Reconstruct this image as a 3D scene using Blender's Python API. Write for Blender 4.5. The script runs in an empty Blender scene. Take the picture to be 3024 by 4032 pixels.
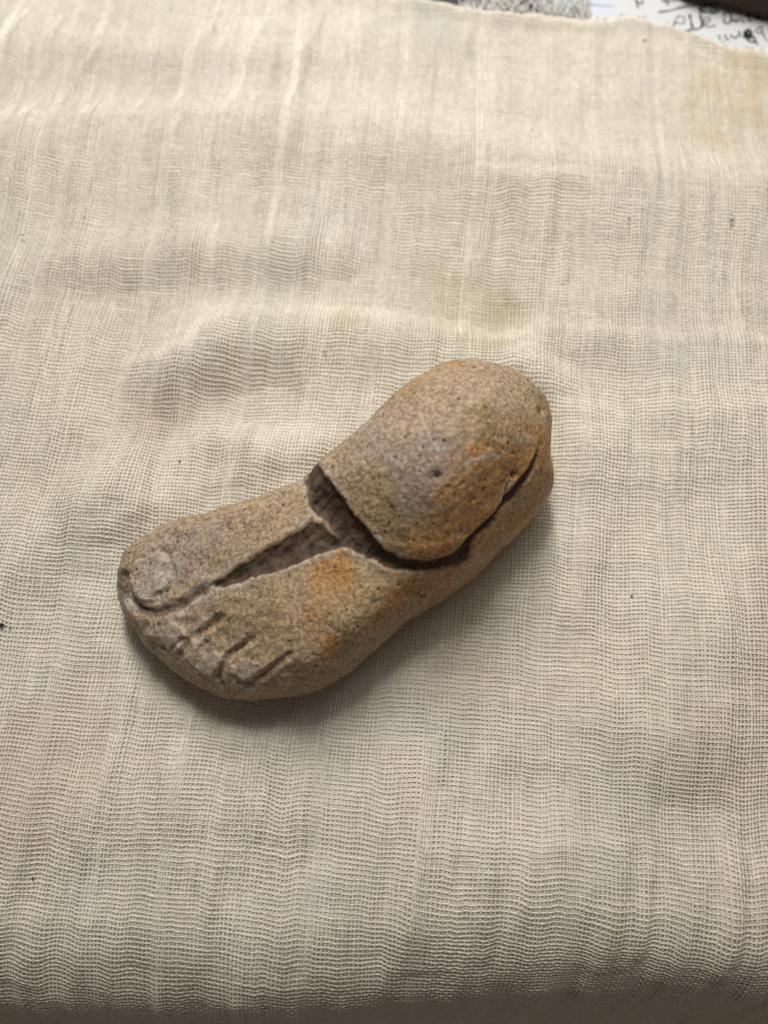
import bpy, math, random
import numpy as np
from mathutils import Vector

S = 0.001                                   # everything below is reckoned in millimetres
C = bpy.context.scene.collection
random.seed(7)

# ------------------------------------------------------------------ camera
PITCH = math.radians(74.0)
DIST = 145.0
FWD = np.array([0.0, math.cos(PITCH), -math.sin(PITCH)])
UP = np.array([0.0, math.sin(PITCH), math.cos(PITCH)])
CAM = -FWD * DIST
cam_d = bpy.data.cameras.new("camera")
cam = bpy.data.objects.new("camera", cam_d)
C.objects.link(cam)
cam.location = Vector(CAM * S)
cam.rotation_euler = (math.radians(90.0) - PITCH, 0, 0)
cam_d.sensor_fit = 'VERTICAL'
cam_d.sensor_height = 36.0
cam_d.sensor_width = 27.0
cam_d.lens = 26.0
cam_d.clip_start = 0.005
cam_d.clip_end = 20.0
cam_d.dof.use_dof = True
cam_d.dof.focus_distance = 0.131
cam_d.dof.aperture_fstop = 9.5
bpy.context.scene.camera = cam

# ------------------------------------------------------------------ world, lamps, exposure
w = bpy.data.worlds.new("World")
bpy.context.scene.world = w
w.use_nodes = True
bg = w.node_tree.nodes["Background"]
bg.inputs[0].default_value = (1.0, 0.88, 0.74, 1)
bg.inputs[1].default_value = 0.10

def area(name, loc, target, sx, sy, power, col):
    d = bpy.data.lights.new(name, 'AREA')
    d.shape = 'RECTANGLE'; d.size = sx * S; d.size_y = sy * S
    d.energy = power; d.color = col
    o = bpy.data.objects.new(name, d); C.objects.link(o)
    o.location = Vector(loc) * S
    v = Vector(target) - Vector(loc)
    o.rotation_euler = v.to_track_quat('-Z', 'Y').to_euler()
    return o
area("window_light", (-22, 225, 282), (0, 110, 0), 42, 190, 1.08, (1.0, 0.985, 0.925))
area("room_fill", (60, 370, 450), (0, 120, 0), 480, 400, 1.24, (1.0, 0.975, 0.935))  # broad fill lamp, added to stand in for light bounced around the room

vs = bpy.context.scene.view_settings
vs.view_transform = 'Standard'; vs.look = 'None'
vs.exposure = 0.0; vs.gamma = 1.0
vs.use_curve_mapping = False

# ------------------------------------------------------------------ helpers
F = 2912.0                                   # focal length in photo pixels (3024 x 4032)
def ground(u, v, z=0.0):
    """photo pixel -> point of the plane at height z (mm)"""
    a = (u - 1512.0) / F; b = -(v - 2016.0) / F
    d = np.array([a, FWD[1] + b * UP[1], FWD[2] + b * UP[2]])
    t = (z - CAM[2]) / d[2]
    return np.array([CAM[0] + t * d[0], CAM[1] + t * d[1]])
def photo(P):
    """points (n,3) in mm -> photo pixels"""
    q = P - CAM
    dz = q @ FWD
    return 1512.0 + F * q[:, 0] / dz, 2016.0 - F * (q @ UP) / dz
def pl(pts, sc, ox, oy):
    return [(ox + x / sc, oy + y / sc) for x, y in pts]

_T = np.random.RandomState(3).rand(64, 64, 64).astype(np.float32)
def vnoise(x, y, z=0.0, seed=0):
    x = np.asarray(x, np.float64) + seed * 17.31; y = np.asarray(y, np.float64) + seed * 5.77
    z = np.zeros_like(x) + z + seed * 3.13
    xi = np.floor(x).astype(int); yi = np.floor(y).astype(int); zi = np.floor(z).astype(int)
    fx = x - xi; fy = y - yi; fz = z - zi
    fx = fx * fx * (3 - 2 * fx); fy = fy * fy * (3 - 2 * fy); fz = fz * fz * (3 - 2 * fz)
    r = 0
    for a in (0, 1):
        for b in (0, 1):
            for c in (0, 1):
                r = r + _T[(xi + a) & 63, (yi + b) & 63, (zi + c) & 63] * \
                    (fx if a else 1 - fx) * (fy if b else 1 - fy) * (fz if c else 1 - fz)
    return r * 2 - 1
def fbm(x, y, z=0.0, seed=0, n=4):
    r = 0; a = 1.0; f = 1.0
    for k in range(n):
        r = r + a * vnoise(np.asarray(x) * f, np.asarray(y) * f, np.asarray(z) * f, seed + k * 3); a *= 0.5; f *= 2.03
    return r
def sstep(a, b, x):
    t = np.clip((x - a) / (b - a), 0, 1)
    return t * t * (3 - 2 * t)
def seg_dist(px, py, poly, closed=False, cum=False):
    """distance to a polyline, and the parameter 0..1 along it"""
    best = np.full(px.shape, 1e9); par = np.zeros(px.shape)
    pts = list(poly) + ([poly[0]] if closed else [])
    n = len(pts) - 1
    for k in range(n):
        (x0, y0), (x1, y1) = pts[k], pts[k + 1]
        dx, dy = x1 - x0, y1 - y0
        t = np.clip(((px - x0) * dx + (py - y0) * dy) / (dx * dx + dy * dy + 1e-12), 0, 1)
        d = np.hypot(px - x0 - t * dx, py - y0 - t * dy)
        m = d < best
        best[m] = d[m]; par[m] = (k + t[m]) / n
    return best, par
def inside(px, py, poly):
    r = np.zeros(px.shape, bool)
    n = len(poly)
    for k in range(n):
        (x0, y0), (x1, y1) = poly[k], poly[(k + 1) % n]
        c = ((y0 > py) != (y1 > py))
        with np.errstate(divide='ignore', invalid='ignore'):
            xx = (x1 - x0) * (py - y0) / (y1 - y0 + 1e-12) + x0
        r ^= c & (px < xx)
    return r
def signed(px, py, poly):
    d, _ = seg_dist(px, py, poly, True)
    return np.where(inside(px, py, poly), d, -d)   # positive inside
def smooth_poly(pts, n=3):
    p = [tuple(q) for q in pts]
    for _ in range(n):
        o = []
        for k in range(len(p)):
            a, b = p[k], p[(k + 1) % len(p)]
            o.append((a[0] * .75 + b[0] * .25, a[1] * .75 + b[1] * .25))
            o.append((a[0] * .25 + b[0] * .75, a[1] * .25 + b[1] * .75))
        p = o
    return p

def mesh_obj(name, V, faces, mat, parent=None, smooth=True, normals=None, attrs=None):
    """V (n,3) in mm, faces (m,3|4) int array"""
    me = bpy.data.meshes.new(name)
    V = np.asarray(V, np.float32) * S
    faces = np.asarray(faces, np.int32)
    m, k = faces.shape
    me.vertices.add(len(V)); me.vertices.foreach_set('co', V.ravel())
    me.loops.add(m * k); me.loops.foreach_set('vertex_index', faces.ravel())
    me.polygons.add(m)
    me.polygons.foreach_set('loop_start', np.arange(0, m * k, k, dtype=np.int32))
    me.polygons.foreach_set('loop_total', np.full(m, k, np.int32))
    me.polygons.foreach_set('use_smooth', np.full(m, smooth))
    me.update(calc_edges=True)
    if attrs:
        for an, arr in attrs.items():
            at = me.color_attributes.new(an, 'FLOAT_COLOR', 'POINT')
            c = np.ones((len(V), 4), np.float32); c[:, :3] = arr
            at.data.foreach_set('color', c.ravel())
    if normals is not None:
        me.normals_split_custom_set_from_vertices([tuple(x) for x in normals])
    me.materials.append(mat)
    o = bpy.data.objects.new(name, me); C.objects.link(o)
    if parent: o.parent = parent
    return o
def thing(name, label, cat, loc=(0, 0, 0), group=None):
    o = bpy.data.objects.new(name, None); C.objects.link(o)
    o.empty_display_size = 0.01
    o['label'] = label; o['category'] = cat
    if group: o['group'] = group
    return o
def tag(o, label, cat, group=None):
    o['label'] = label; o['category'] = cat
    if group: o['group'] = group
    return o

class NT:
    def __init__(s, name, rough=0.8, spec=0.3):
        s.m = bpy.data.materials.new(name); s.m.use_nodes = True
        s.t = s.m.node_tree; s.b = s.t.nodes['Principled BSDF']
        s.b.inputs['Roughness'].default_value = rough
        s.b.inputs['Specular IOR Level'].default_value = spec
        tc = s.t.nodes.new('ShaderNodeTexCoord')
        mp = s.t.nodes.new('ShaderNodeMapping'); mp.inputs['Scale'].default_value = (1000, 1000, 1000)
        s.t.links.new(tc.outputs['Object'], mp.inputs[0]); s.co = mp.outputs[0]
    def L(s, a, b): s.t.links.new(a, b)
    def val(s, node, i, v):
        if hasattr(v, 'is_linked'): s.L(v, node.inputs[i])
        else: node.inputs[i].default_value = v
    def stretch(s, sc, rot=0.0):
        n = s.t.nodes.new('ShaderNodeMapping'); s.L(s.co, n.inputs[0])
        n.inputs['Scale'].default_value = sc; n.inputs['Rotation'].default_value = (0, 0, rot)
        return n.outputs[0]
    def noise(s, scale, detail=3, rough=0.55, co=None, dist=0.0):
        n = s.t.nodes.new('ShaderNodeTexNoise'); s.L(co or s.co, n.inputs['Vector'])
        n.inputs['Scale'].default_value = scale; n.inputs['Detail'].default_value = detail
        n.inputs['Roughness'].default_value = rough; n.inputs['Distortion'].default_value = dist
        return n.outputs[0]
    def voro(s, scale, co=None, feat='F1'):
        n = s.t.nodes.new('ShaderNodeTexVoronoi'); s.L(co or s.co, n.inputs['Vector'])
        n.inputs['Scale'].default_value = scale; n.feature = feat
        return n
    def ramp(s, f, stops):
        n = s.t.nodes.new('ShaderNodeValToRGB'); s.L(f, n.inputs[0])
        e = n.color_ramp.elements
        while len(e) < len(stops): e.new(0.5)
        for k, (p, c) in enumerate(stops):
            e[k].position = p; e[k].color = (c if len(c) == 4 else (*c, 1)) if not isinstance(c, float) else (c, c, c, 1)
        return n.outputs[0]
    def mr(s, f, a, b, c=0.0, d=1.0):
        n = s.t.nodes.new('ShaderNodeMapRange'); s.val(n, 0, f)
        for k, v in enumerate((a, b, c, d)): n.inputs[k + 1].default_value = v
        n.interpolation_type = 'SMOOTHSTEP'
        return n.outputs[0]
    def mix(s, f, a, b, mode='MIX'):
        n = s.t.nodes.new('ShaderNodeMix'); n.data_type = 'RGBA'; n.blend_type = mode
        s.val(n, 0, f)
        for i, v in ((6, a), (7, b)):
            if hasattr(v, 'is_linked'): s.L(v, n.inputs[i])
            else: n.inputs[i].default_value = (*v, 1)
        return n.outputs[2]
    def math(s, op, a, b=0.0):
        n = s.t.nodes.new('ShaderNodeMath'); n.operation = op; s.val(n, 0, a); s.val(n, 1, b)
        return n.outputs[0]
    def attr(s, name):
        n = s.t.nodes.new('ShaderNodeAttribute'); n.attribute_name = name
        sp = s.t.nodes.new('ShaderNodeSeparateColor'); s.L(n.outputs['Color'], sp.inputs[0])
        return sp.outputs
    def bump(s, h, dist, strength=1.0, prev=None):
        n = s.t.nodes.new('ShaderNodeBump'); s.L(h, n.inputs['Height'])
        n.inputs['Distance'].default_value = dist * S; n.inputs['Strength'].default_value = strength
        if prev: s.L(prev, n.inputs['Normal'])
        return n.outputs[0]
    def out(s, col=None, nrm=None, rough=None):
        if col is not None:
            if hasattr(col, 'is_linked'): s.L(col, s.b.inputs['Base Color'])
            else: s.b.inputs['Base Color'].default_value = (*col, 1)
        if nrm is not None: s.L(nrm, s.b.inputs['Normal'])
        if rough is not None: s.L(rough, s.b.inputs['Roughness'])
        return s.m

# ------------------------------------------------------------------ cloth: shape
G = lambda pts: [tuple(ground(u, v)) for u, v in pts]
D = 3024 / 1659.0
# far edge of the cloth, in photo pixels
edge_px = [(-600, -260), (700, -110), (1350, -30), (1600, -2), (1748, 21), (1811, 41), (1959, 49), (2106, 61), (2233, 73), (2300, 80),
           (2480, 72), (2584, 104), (2671, 136), (2760, 166), (2890, 194), (3024, 204), (3600, 225)]
edge_g = np.array(G(edge_px))
def yedge(x):
    return np.interp(x, edge_g[:, 0], edge_g[:, 1])
Y0 = ground(1512, 3560)[1]                   # where the cloth starts to roll over the table's near edge
RR = 20.0
THM = 1.12

body_px = [(x * D, y * D) for x, y in [
    (249, 1235), (254, 1290), (270, 1340), (308, 1392), (368, 1448), (430, 1487), (490, 1508), (560, 1513), (640, 1503), (700, 1483),
    (770, 1438), (840, 1375), (900, 1327), (960, 1290), (1005, 1258), (1060, 1215), (1110, 1165), (1150, 1125), (1178, 1085), (1194, 1050),
    (1193, 990), (1189, 905), (1174, 877), (1152, 858), (1110, 850), (1000, 850), (900, 890), (800, 960), (720, 1010), (665, 1032), (650, 1052), (620, 1063),
    (560, 1078), (500, 1094), (440, 1113), (400, 1118), (345, 1133), (290, 1165), (260, 1198)]]
dome_px = [(x * D, y * D) for x, y in [
    (690, 1012), (705, 1000), (730, 973), (760, 940), (800, 900), (850, 843), (900, 803), (960, 777), (1020, 768), (1070, 776),
    (1112, 796), (1140, 826), (1156, 865), (1166, 910), (1168, 950), (1160, 990), (1140, 1035), (1105, 1075), (1070, 1115), (1040, 1150), (1010, 1180),
    (975, 1195), (930, 1208), (880, 1212), (830, 1200), (790, 1170), (755, 1130), (722, 1085), (700, 1050)]]
body_g = smooth_poly([tuple(ground(u, v, 8.3)) for u, v in body_px], 2)
dome_g = smooth_poly([tuple(ground(u, v, 20.0)) for u, v in dome_px], 2)

# broad folds: (line in photo px, height mm, sigma on the far side, sigma on the near side)
folds = [
    ([(-300, 640), (100, 590), (500, 545), (1000, 540), (1500, 590), (2000, 690), (2500, 760), (3300, 800)], 2.7, 6.5, 11.0),
    ([(780, 1420), (900, 1330), (1100, 1290), (1500, 1310), (1800, 1370), (2050, 1470)], 2.5, 4.0, 7.0),
    ([(600, 1720), (820, 1610), (1080, 1600)], -1.5, 5.0, 4.5), ([(1150, 1210), (1500, 1210), (1950, 1260)], -1.2, 5.0, 4.0),
    ([(0, 1130), (350, 1170), (800, 1180)], -0.9, 5.0, 5.0), ([(200, 1900), (420, 1780), (560, 1620)], -1.0, 4.0, 4.0), ([(2350, 1560), (2700, 1820), (2850, 2100)], -1.0, 5.0, 6.0),
    ([(1900, 745), (2050, 770), (2250, 775)], 0.5, 1.2, 3.0),
    ([(380, 1900), (560, 1700), (760, 1480), (860, 1400)], 1.4, 6.0, 6.0),
    ([(900, 1740), (1050, 1800), (1230, 1780)], 1.2, 3.4, 4.0),
    ([(2150, 1330), (2600, 1375), (3100, 1390)], 0.8, 2.2, 5.0),
    ([(2150, 1700), (2500, 1740), (2900, 1640), (3300, 1600)], 1.6, 7.0, 8.0),
    ([(2650, 2900), (2850, 2500), (3100, 2200), (3400, 1900)], 2.4, 10.0, 9.0),
    ([(-300, 3300), (300, 3150), (900, 3120), (1500, 3180)], 1.0, 8.0, 8.0),
    ([(1500, 3420), (2200, 3350), (3000, 3500)], 1.2, 6.0, 9.0),
    ([(-200, 1250), (300, 1060), (900, 1010), (1300, 1000)], 1.3, 5.0, 5.0),
    ([(0, 2330), (250, 2100), (500, 2000)], 1.2, 5.0, 6.0),
    ([(-100, 190), (500, 230), (1000, 260), (1600, 210)], 1.6, 6.0, 6.0),
]
folds_g = [(G(p), h, a, b) for p, h, a, b in folds]
# narrow pleats that run along the warp: (line, height, sigma)
pleats = [
    ([(20, 1300), (60, 1000), (130, 700), (180, 560)], 1.0, 1.1),
    ([(0, 400), (80, 220), (165, 0)], 0.8, 0.9), ([(270, 470), (330, 340), (430, 240)], 0.9, 0.8),
    ([(150, 400), (250, 200), (290, 0)], 0.6, 0.9), ([(540, 540), (600, 420), (660, 340)], 0.6, 0.8),
    ([(930, 500), (1000, 300), (1060, 100)], 0.7, 0.8), ([(1140, 520), (1200, 330), (1290, 30)], 1.0, 0.8),
    ([(1020, 480), (1075, 350), (1120, 200)], 0.5, 0.7), ([(1280, 520), (1330, 380), (1400, 150)], 0.5, 0.7),
    ([(880, 1150), (885, 900), (880, 600)], 0.45, 0.8), ([(1060, 1100), (1050, 850), (1055, 620)], 0.6, 0.7),
    ([(1365, 950), (1370, 750), (1380, 620)], 0.6, 0.5), ([(520, 1150), (525, 900), (530, 580)], 0.45, 1.0),
    ([(1560, 1150), (1555, 900), (1560, 650)], 0.4, 0.8), ([(2640, 3100), (2650, 2000), (2640, 1300)], 0.7, 1.2),
    ([(2890, 3000), (2800, 2300), (2760, 1500), (2770, 900)], 0.6, 1.3), ([(2700, 560), (2690, 300), (2700, 100)], 0.4, 0.8),
    ([(300, 3900), (360, 3300), (480, 2900)], 0.6, 1.2), ([(1350, 3900), (1380, 3300), (1400, 2900)], 0.6, 1.2),
    ([(830, 3800), (880, 3300), (930, 3000)], 0.6, 1.2), ([(1900, 3800), (1920, 3200), (1900, 2700)], 0.6, 1.1),
    ([(2850, 3900), (2870, 3500), (2860, 3100)], 0.7, 1.3), ([(100, 3500), (220, 2900), (350, 2400)], 0.6, 1.3),
    ([(240, 2400), (380, 1950), (500, 1600)], 0.5, 1.3), ([(620, 1650), (680, 1400), (760, 1200)], 0.5, 1.2),
]
pleats += [
    ([(-60, 3900), (60, 3300), (200, 2700), (330, 2300)], 1.1, 2.6), ([(560, 3800), (640, 3300), (720, 2950)], 0.9, 2.2), ([(1120, 3800), (1150, 3300), (1180, 2900)], 0.8, 2.4),
    ([(1640, 3850), (1650, 3300), (1640, 2900)], 0.7, 2.4), ([(2380, 3850), (2400, 3200), (2380, 2500)], 0.9, 2.6), ([(2280, 2500), (2330, 2100), (2300, 1700)], 0.9, 2.4),
    ([(60, 2300), (200, 1900), (330, 1500), (420, 1200)], 1.0, 2.6), ([(480, 2000), (600, 1700), (740, 1400)], 0.9, 2.2), ([(720, 1300), (740, 1000), (720, 650)], 0.8, 2.0),
    ([(1200, 1250), (1210, 950), (1200, 640)], 0.7, 1.6), ([(300, 1150), (310, 900), (330, 640)], 0.7, 1.8), ([(2000, 1300), (1990, 1000), (2010, 760)], 0.6, 2.0),
    ([(2480, 1350), (2500, 1100), (2470, 850)], 0.7, 1.8), ([(2200, 650), (2260, 400), (2300, 150)], 0.5, 1.6), ([(1900, 600), (1960, 400), (2020, 120)], 0.5, 1.4),
    ([(1620, 560), (1690, 350), (1740, 100)], 0.6, 1.4), ([(700, 520), (760, 350), (860, 120)], 0.7, 1.4), ([(2500, 700), (2480, 450), (2520, 200)], 0.5, 1.5)]
rp = random.Random(12)
for k_ in range(80):
    uu_ = rp.uniform(0, 3000); va = rp.uniform(-50, 1700) if k_ < 52 else rp.uniform(2300, 3500)
    ll = rp.uniform(200, 620); ln_ = (2700 - uu_) / (va + 8000.0)
    pleats.append(([(uu_, va + ll), (uu_ + ln_ * ll * 0.5 + rp.uniform(-14, 14), va + ll / 2), (uu_ + ln_ * ll, va)], rp.uniform(0.2, 0.6), rp.uniform(0.35, 0.9)))
pleats_g = [(G(p), h, s) for p, h, s in pleats]

# heights tabulated on a grid, then looked up bilinearly
HX = np.arange(-160, 161, 0.5); HY = np.arange(-130, 200, 0.5)
gx, gy = np.meshgrid(HX, HY, indexing='ij')
Hh = np.zeros_like(gx)
for line, h, sa, sb in folds_g:
    d, _ = seg_dist(gx, gy, line)
    la = np.array(sorted(line))
    yl = np.interp(gx, la[:, 0], la[:, 1])
    sig = sb + (sa - sb) * sstep(-2.5, 2.5, gy - yl)
    Hh += 1.5 * h * np.exp(-0.5 * (d / sig) ** 2)
Hh += 0.9 * fbm(gx / 26, gy / 22, seed=1, n=2) + 0.28 * fbm(gx / 7, gy / 9, seed=4, n=2)
# crepe: fine ridges, long in y and short in x
sk = gx - 0.10 * gy
crepe = fbm(sk / 3.4 + 0.5 * vnoise(gx / 20, gy / 20, seed=9), gy / 26, seed=6, n=2)
Hh += 0.6 * crepe
Hh += 0.09 * fbm(gx / 22, gy / 2.4, seed=8, n=2) * (0.4 + 0.6 * sstep(-0.2, 0.5, vnoise(gx / 25, gy / 12, seed=12)))
for line, h, s in pleats_g:
    d, p = seg_dist(gx, gy, line)
    Hh += 1.25 * h * np.exp(-0.5 * (d / s) ** 2) * np.sin(np.clip(p, 0.0, 1.0) * math.pi) ** 0.5
# the stone presses the cloth flat
dst = signed(gx, gy, body_g)
Hh += 1.1
Hh += 0.5 * np.exp(-0.5 * ((dst + 6.5) / 2.6) ** 2) * (0.5 + np.clip(vnoise(gx / 5, gy / 5, seed=15), -0.5, 1))    # bunched where the stone sits
flat = sstep(-7.5, 1.5, dst)
Hh = Hh - Hh.min() * 0 
Hh = Hh * (1 - flat) + 0.5 * flat
Hh = np.where(Hh < 0, Hh * 0.25, Hh) + 0.35
# the far edge is folded down on the table
ed = yedge(gx) - gy
Hh = Hh * sstep(-1.0, 3.2, ed) + 0.9 * np.exp(-0.5 * ((ed - 3.0) / 1.6) ** 2)
def hmap(x, y):
    fx = np.clip((x - HX[0]) / 0.5, 0, len(HX) - 1.001); fy = np.clip((y - HY[0]) / 0.5, 0, len(HY) - 1.001)
    i = fx.astype(int); j = fy.astype(int); a = fx - i; b = fy - j
    return Hh[i, j] * (1 - a) * (1 - b) + Hh[i + 1, j] * a * (1 - b) + Hh[i, j + 1] * (1 - a) * b + Hh[i + 1, j + 1] * a * b
def drape(x, y, dz):
    """flat cloth position -> 3D; beyond Y0 the cloth rolls over the table's rounded edge"""
    z = hmap(x, y) + dz
    yb = Y0 + 1.3 * np.sin(x / 17.0) + 0.02 * x
    s = np.maximum(yb - y, 0)
    th = np.minimum(s / RR, THM)
    ex = np.maximum(s - THM * RR, 0)
    Y = np.where(s > 0, yb - (RR + z) * np.sin(th) - ex * math.cos(THM), y)
    Z = np.where(s > 0, (RR + z) * np.cos(th) - RR - ex * math.sin(THM), z)
    return np.stack([x, Y, Z], -1)

# ------------------------------------------------------------------ cloth: yarns
ROT = math.radians(5.2)
ca, sa_ = math.cos(ROT), math.sin(ROT)
PW, PF = 0.67, 0.79                          # warp pitch (across), weft pitch (along)
NI, NJ = 356, 352                            # warps, wefts
rs = np.random.RandomState(11)
def cum_positions(n, pitch, amt, seed):
    t = np.arange(n)
    sp = 1 + amt * vnoise(t / 9.0, t * 0 + 0.5, seed=seed) + 0.16 * (rs.rand(n) - 0.5)
    if seed == 21:                           # ladders: narrow strips where the warps crowd together
        for k in (28, 61, 92, 131, 168, 196, 233, 262, 300, 331):
            sp[k:k + 5] *= 0.66
    sp = np.maximum(sp, 0.36)
    c = np.cumsum(sp); c -= c.mean(); return c * pitch * n / (c[-1] - c[0])
wx = cum_positions(NI, PW, 0.24, 21)
wy = cum_positions(NJ, PF, 0.20, 22)
YC = 4.0
def plane_pos(s, t, ii, jj):
    """cloth coordinates (mm along weft, mm along warp) -> flat table x, y with the weave's wander"""
    # weft threads wave together between pleats, warps lean and bunch
    dy = 0.45 * fbm(s / 4.4, t / 15.0, seed=31, n=3) + 0.55 * vnoise(s / 15.0, t / 22.0, seed=35)
    dx = 0.55 * vnoise(s / 14.0, t / 20.0, seed=41) + 0.20 * vnoise(s / 3.0, t / 11.0, seed=43)
    dx = dx + 1.6 * np.sin((t - 20) / 34.0) * 0.5
    dy = dy - 2.5 * sstep(30, 110, s) * sstep(20, -90, t)
    x = (s + dx) * ca + (t + dy) * sa_
    y = -(s + dx) * sa_ + (t + dy) * ca
    return x, y + YC
def yarn_mesh(S_, T_, dz, rad, across, keep):
    """S_,T_ (threads, samples) in cloth space -> half tubes"""
    n, m = S_.shape
    x, y = plane_pos(S_, T_, None, None)
    P = drape(x, y, dz)
    tang = np.gradient(P, axis=1)
    tang /= np.linalg.norm(tang, axis=2, keepdims=True) + 1e-9
    up = np.zeros_like(P); up[..., 2] = 1.0
    s = np.maximum(Y0 - y, 0); th = np.minimum(s / RR, THM)
    up[..., 1] = -np.sin(th); up[..., 2] = np.cos(th)
    side = np.cross(tang, up); side /= np.linalg.norm(side, axis=2, keepdims=True) + 1e-9
    nn = np.cross(side, tang)
    r = rad[..., None]
    V = np.stack([P - side * r - nn * r * 0.3, P + nn * r * 0.75, P + side * r - nn * r * 0.3], 2)       # n,m,3,3
    idx = np.arange(n * m * 3).reshape(n, m, 3)
    k = keep[:, :-1] & keep[:, 1:]
    Q = []
    for c in range(2):
        q = np.stack([idx[:, :-1, c], idx[:, 1:, c], idx[:, 1:, c + 1], idx[:, :-1, c + 1]], -1)
        Q.append(q[k])
    Q = np.concatenate(Q)
    used = np.unique(Q); remap = np.zeros(n * m * 3, np.int64); remap[used] = np.arange(len(used))
    return V.reshape(-1, 3)[used], remap[Q]
def visible_zone(x, y):
    P = np.stack([x.ravel(), y.ravel(), np.zeros(x.size)], -1)
    u, v = photo(P)
    return ((u > -620) & (u < 3640) & (v > -260)).reshape(x.shape)

AMP = 0.085
# wefts (run across the picture)
js = np.arange(0, NI - 1, 0.5)
Sx = np.interp(js, np.arange(NI), wx)
Sg, Tg = np.meshgrid(Sx, wy)                  # (NJ, samples)
ji, jj = np.meshgrid(js, np.arange(NJ))
Tg = Tg + 0.10 * vnoise(ji / 5.0, jj * 1.7, seed=51) + 0.05 * vnoise(ji / 1.6, jj * 2.3, seed=52)
dzw = AMP * np.cos(math.pi * (ji + jj)) - 0.015
thick = (0.142 + 0.05 * (rs.rand(NJ) - 0.5))[:, None] * (1 + 0.22 * vnoise(ji / 6.0, jj * 3.1, seed=53))
thick = thick * (1 + 0.35 * sstep(0.5, 0.8, vnoise(ji / 14.0, jj * 5.3, seed=54)))       # slubs
xx, yy = plane_pos(Sg, Tg, None, None)
keep = visible_zone(xx, yy) & (yy < yedge(xx) + 1.0) & (yy > Y0 - 46)
weftV, weftF = yarn_mesh(Sg, Tg, dzw, thick, True, keep)
# warps (run away from the viewer)
it = np.arange(0, NJ - 1, 0.5)
Tx = np.interp(it, np.arange(NJ), wy)
Tg2, Sg2 = np.meshgrid(Tx, wx)                # (NI, samples)
ii2, jj2 = np.meshgrid(it, np.arange(NI))
Sg2 = Sg2 + 0.09 * vnoise(ii2 / 6.0, jj2 * 1.9, seed=61) + 0.04 * vnoise(ii2 / 1.5, jj2 * 2.9, seed=62)
dzp = -AMP * np.cos(math.pi * (ii2 + jj2)) + 0.015
thick2 = (0.148 * (1 + 0.30 * vnoise(np.arange(NI) / 2.6, np.arange(NI) * 0.0 + 0.3, seed=77)) + 0.06 * (rs.rand(NI) - 0.5))[:, None] * (1 + 0.2 * vnoise(ii2 / 7.0, jj2 * 3.7, seed=63))
xx2, yy2 = plane_pos(Sg2, Tg2, None, None)
keep2 = visible_zone(xx2, yy2) & (yy2 < yedge(xx2) + 1.0) & (yy2 > Y0 - 32)
warpV, warpF = yarn_mesh(Sg2, Tg2, dzp, thick2, False, keep2)

# cloth materials
def stain_mix(n, base, amt=1.0):
    a = n.noise(0.018, 3, 0.6)
    b = n.noise(0.026, 2, 0.5, co=n.stretch((1.0, 0.7, 1), 0.4))
    c = n.noise(0.05, 3, 0.6, co=n.stretch((0.8, 0.8, 3), 1.4))
    col = n.mix(n.mr(a, 0.52, 0.70, 0, 0.24 * amt), base, (0.66, 0.50, 0.42), 'MIX')       # pinkish
    col = n.mix(n.mr(b, 0.55, 0.72, 0, 0.22 * amt), col, (0.60, 0.59, 0.46), 'MIX')       # greenish grey
    col = n.mix(n.mr(c, 0.52, 0.75, 0, 0.20 * amt), col, (0.62, 0.62, 0.64), 'MIX')       # bluish
    for (u, v, r, cc, k) in ((1850, 1240, 13, (0.50, 0.44, 0.24), 0.30), (1980, 1270, 8, (0.48, 0.44, 0.24), 0.22),
                             (2900, 400, 17, (0.66, 0.50, 0.26), 0.34), (1380, 1280, 4, (0.5, 0.44, 0.22), 0.3),
                             (640, 1700, 7, (0.50, 0.38, 0.28), 0.22), (180, 3000, 15, (0.62, 0.44, 0.36), 0.22),
                             (2750, 3000, 13, (0.62, 0.44, 0.36), 0.18), (1700, 120, 14, (0.50, 0.50, 0.46), 0.4)):
        g = ground(u, v)
        cb = n.t.nodes.new('ShaderNodeCombineXYZ'); cb.inputs[0].default_value = g[0]; cb.inputs[1].default_value = g[1]
        sx = n.t.nodes.new('ShaderNodeSeparateXYZ'); n.L(n.co, sx.inputs[0])
        c2 = n.t.nodes.new('ShaderNodeCombineXYZ'); n.L(sx.outputs[0], c2.inputs[0]); n.L(sx.outputs[1], c2.inputs[1])
        vm = n.t.nodes.new('ShaderNodeVectorMath'); vm.operation = 'DISTANCE'; n.L(c2.outputs[0], vm.inputs[0]); n.L(cb.outputs[0], vm.inputs[1])
        dd = n.math('ADD', vm.outputs['Value'], n.math('MULTIPLY', n.math('SUBTRACT', n.noise(0.12, 3), 0.5), r * 3.2))
        col = n.mix(n.mr(dd, r * 1.25, r * 0.1, 0, k), col, cc)
    return col
def yarn_mat(name, base):
    n = NT(name, 0.9, 0.12)
    v = n.noise(0.9, 3, 0.6)
    col = n.mix(n.mr(v, 0.3, 0.7), tuple(c * 0.86 for c in base), tuple(min(1, c * 1.07) for c in base))
    col = stain_mix(n, col)
    n.b.inputs['Sheen Weight'].default_value = 0.15
    n.b.inputs['Sheen Roughness'].default_value = 0.5
    return n.out(col, n.bump(n.noise(7.0, 3, 0.7, co=n.stretch((1, 1, 1))), 0.06, 0.7))
m_weft = yarn_mat('gauze_weft', (0.81, 0.745, 0.645))
m_warp = yarn_mat('gauze_warp', (0.80, 0.735, 0.635))
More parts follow.
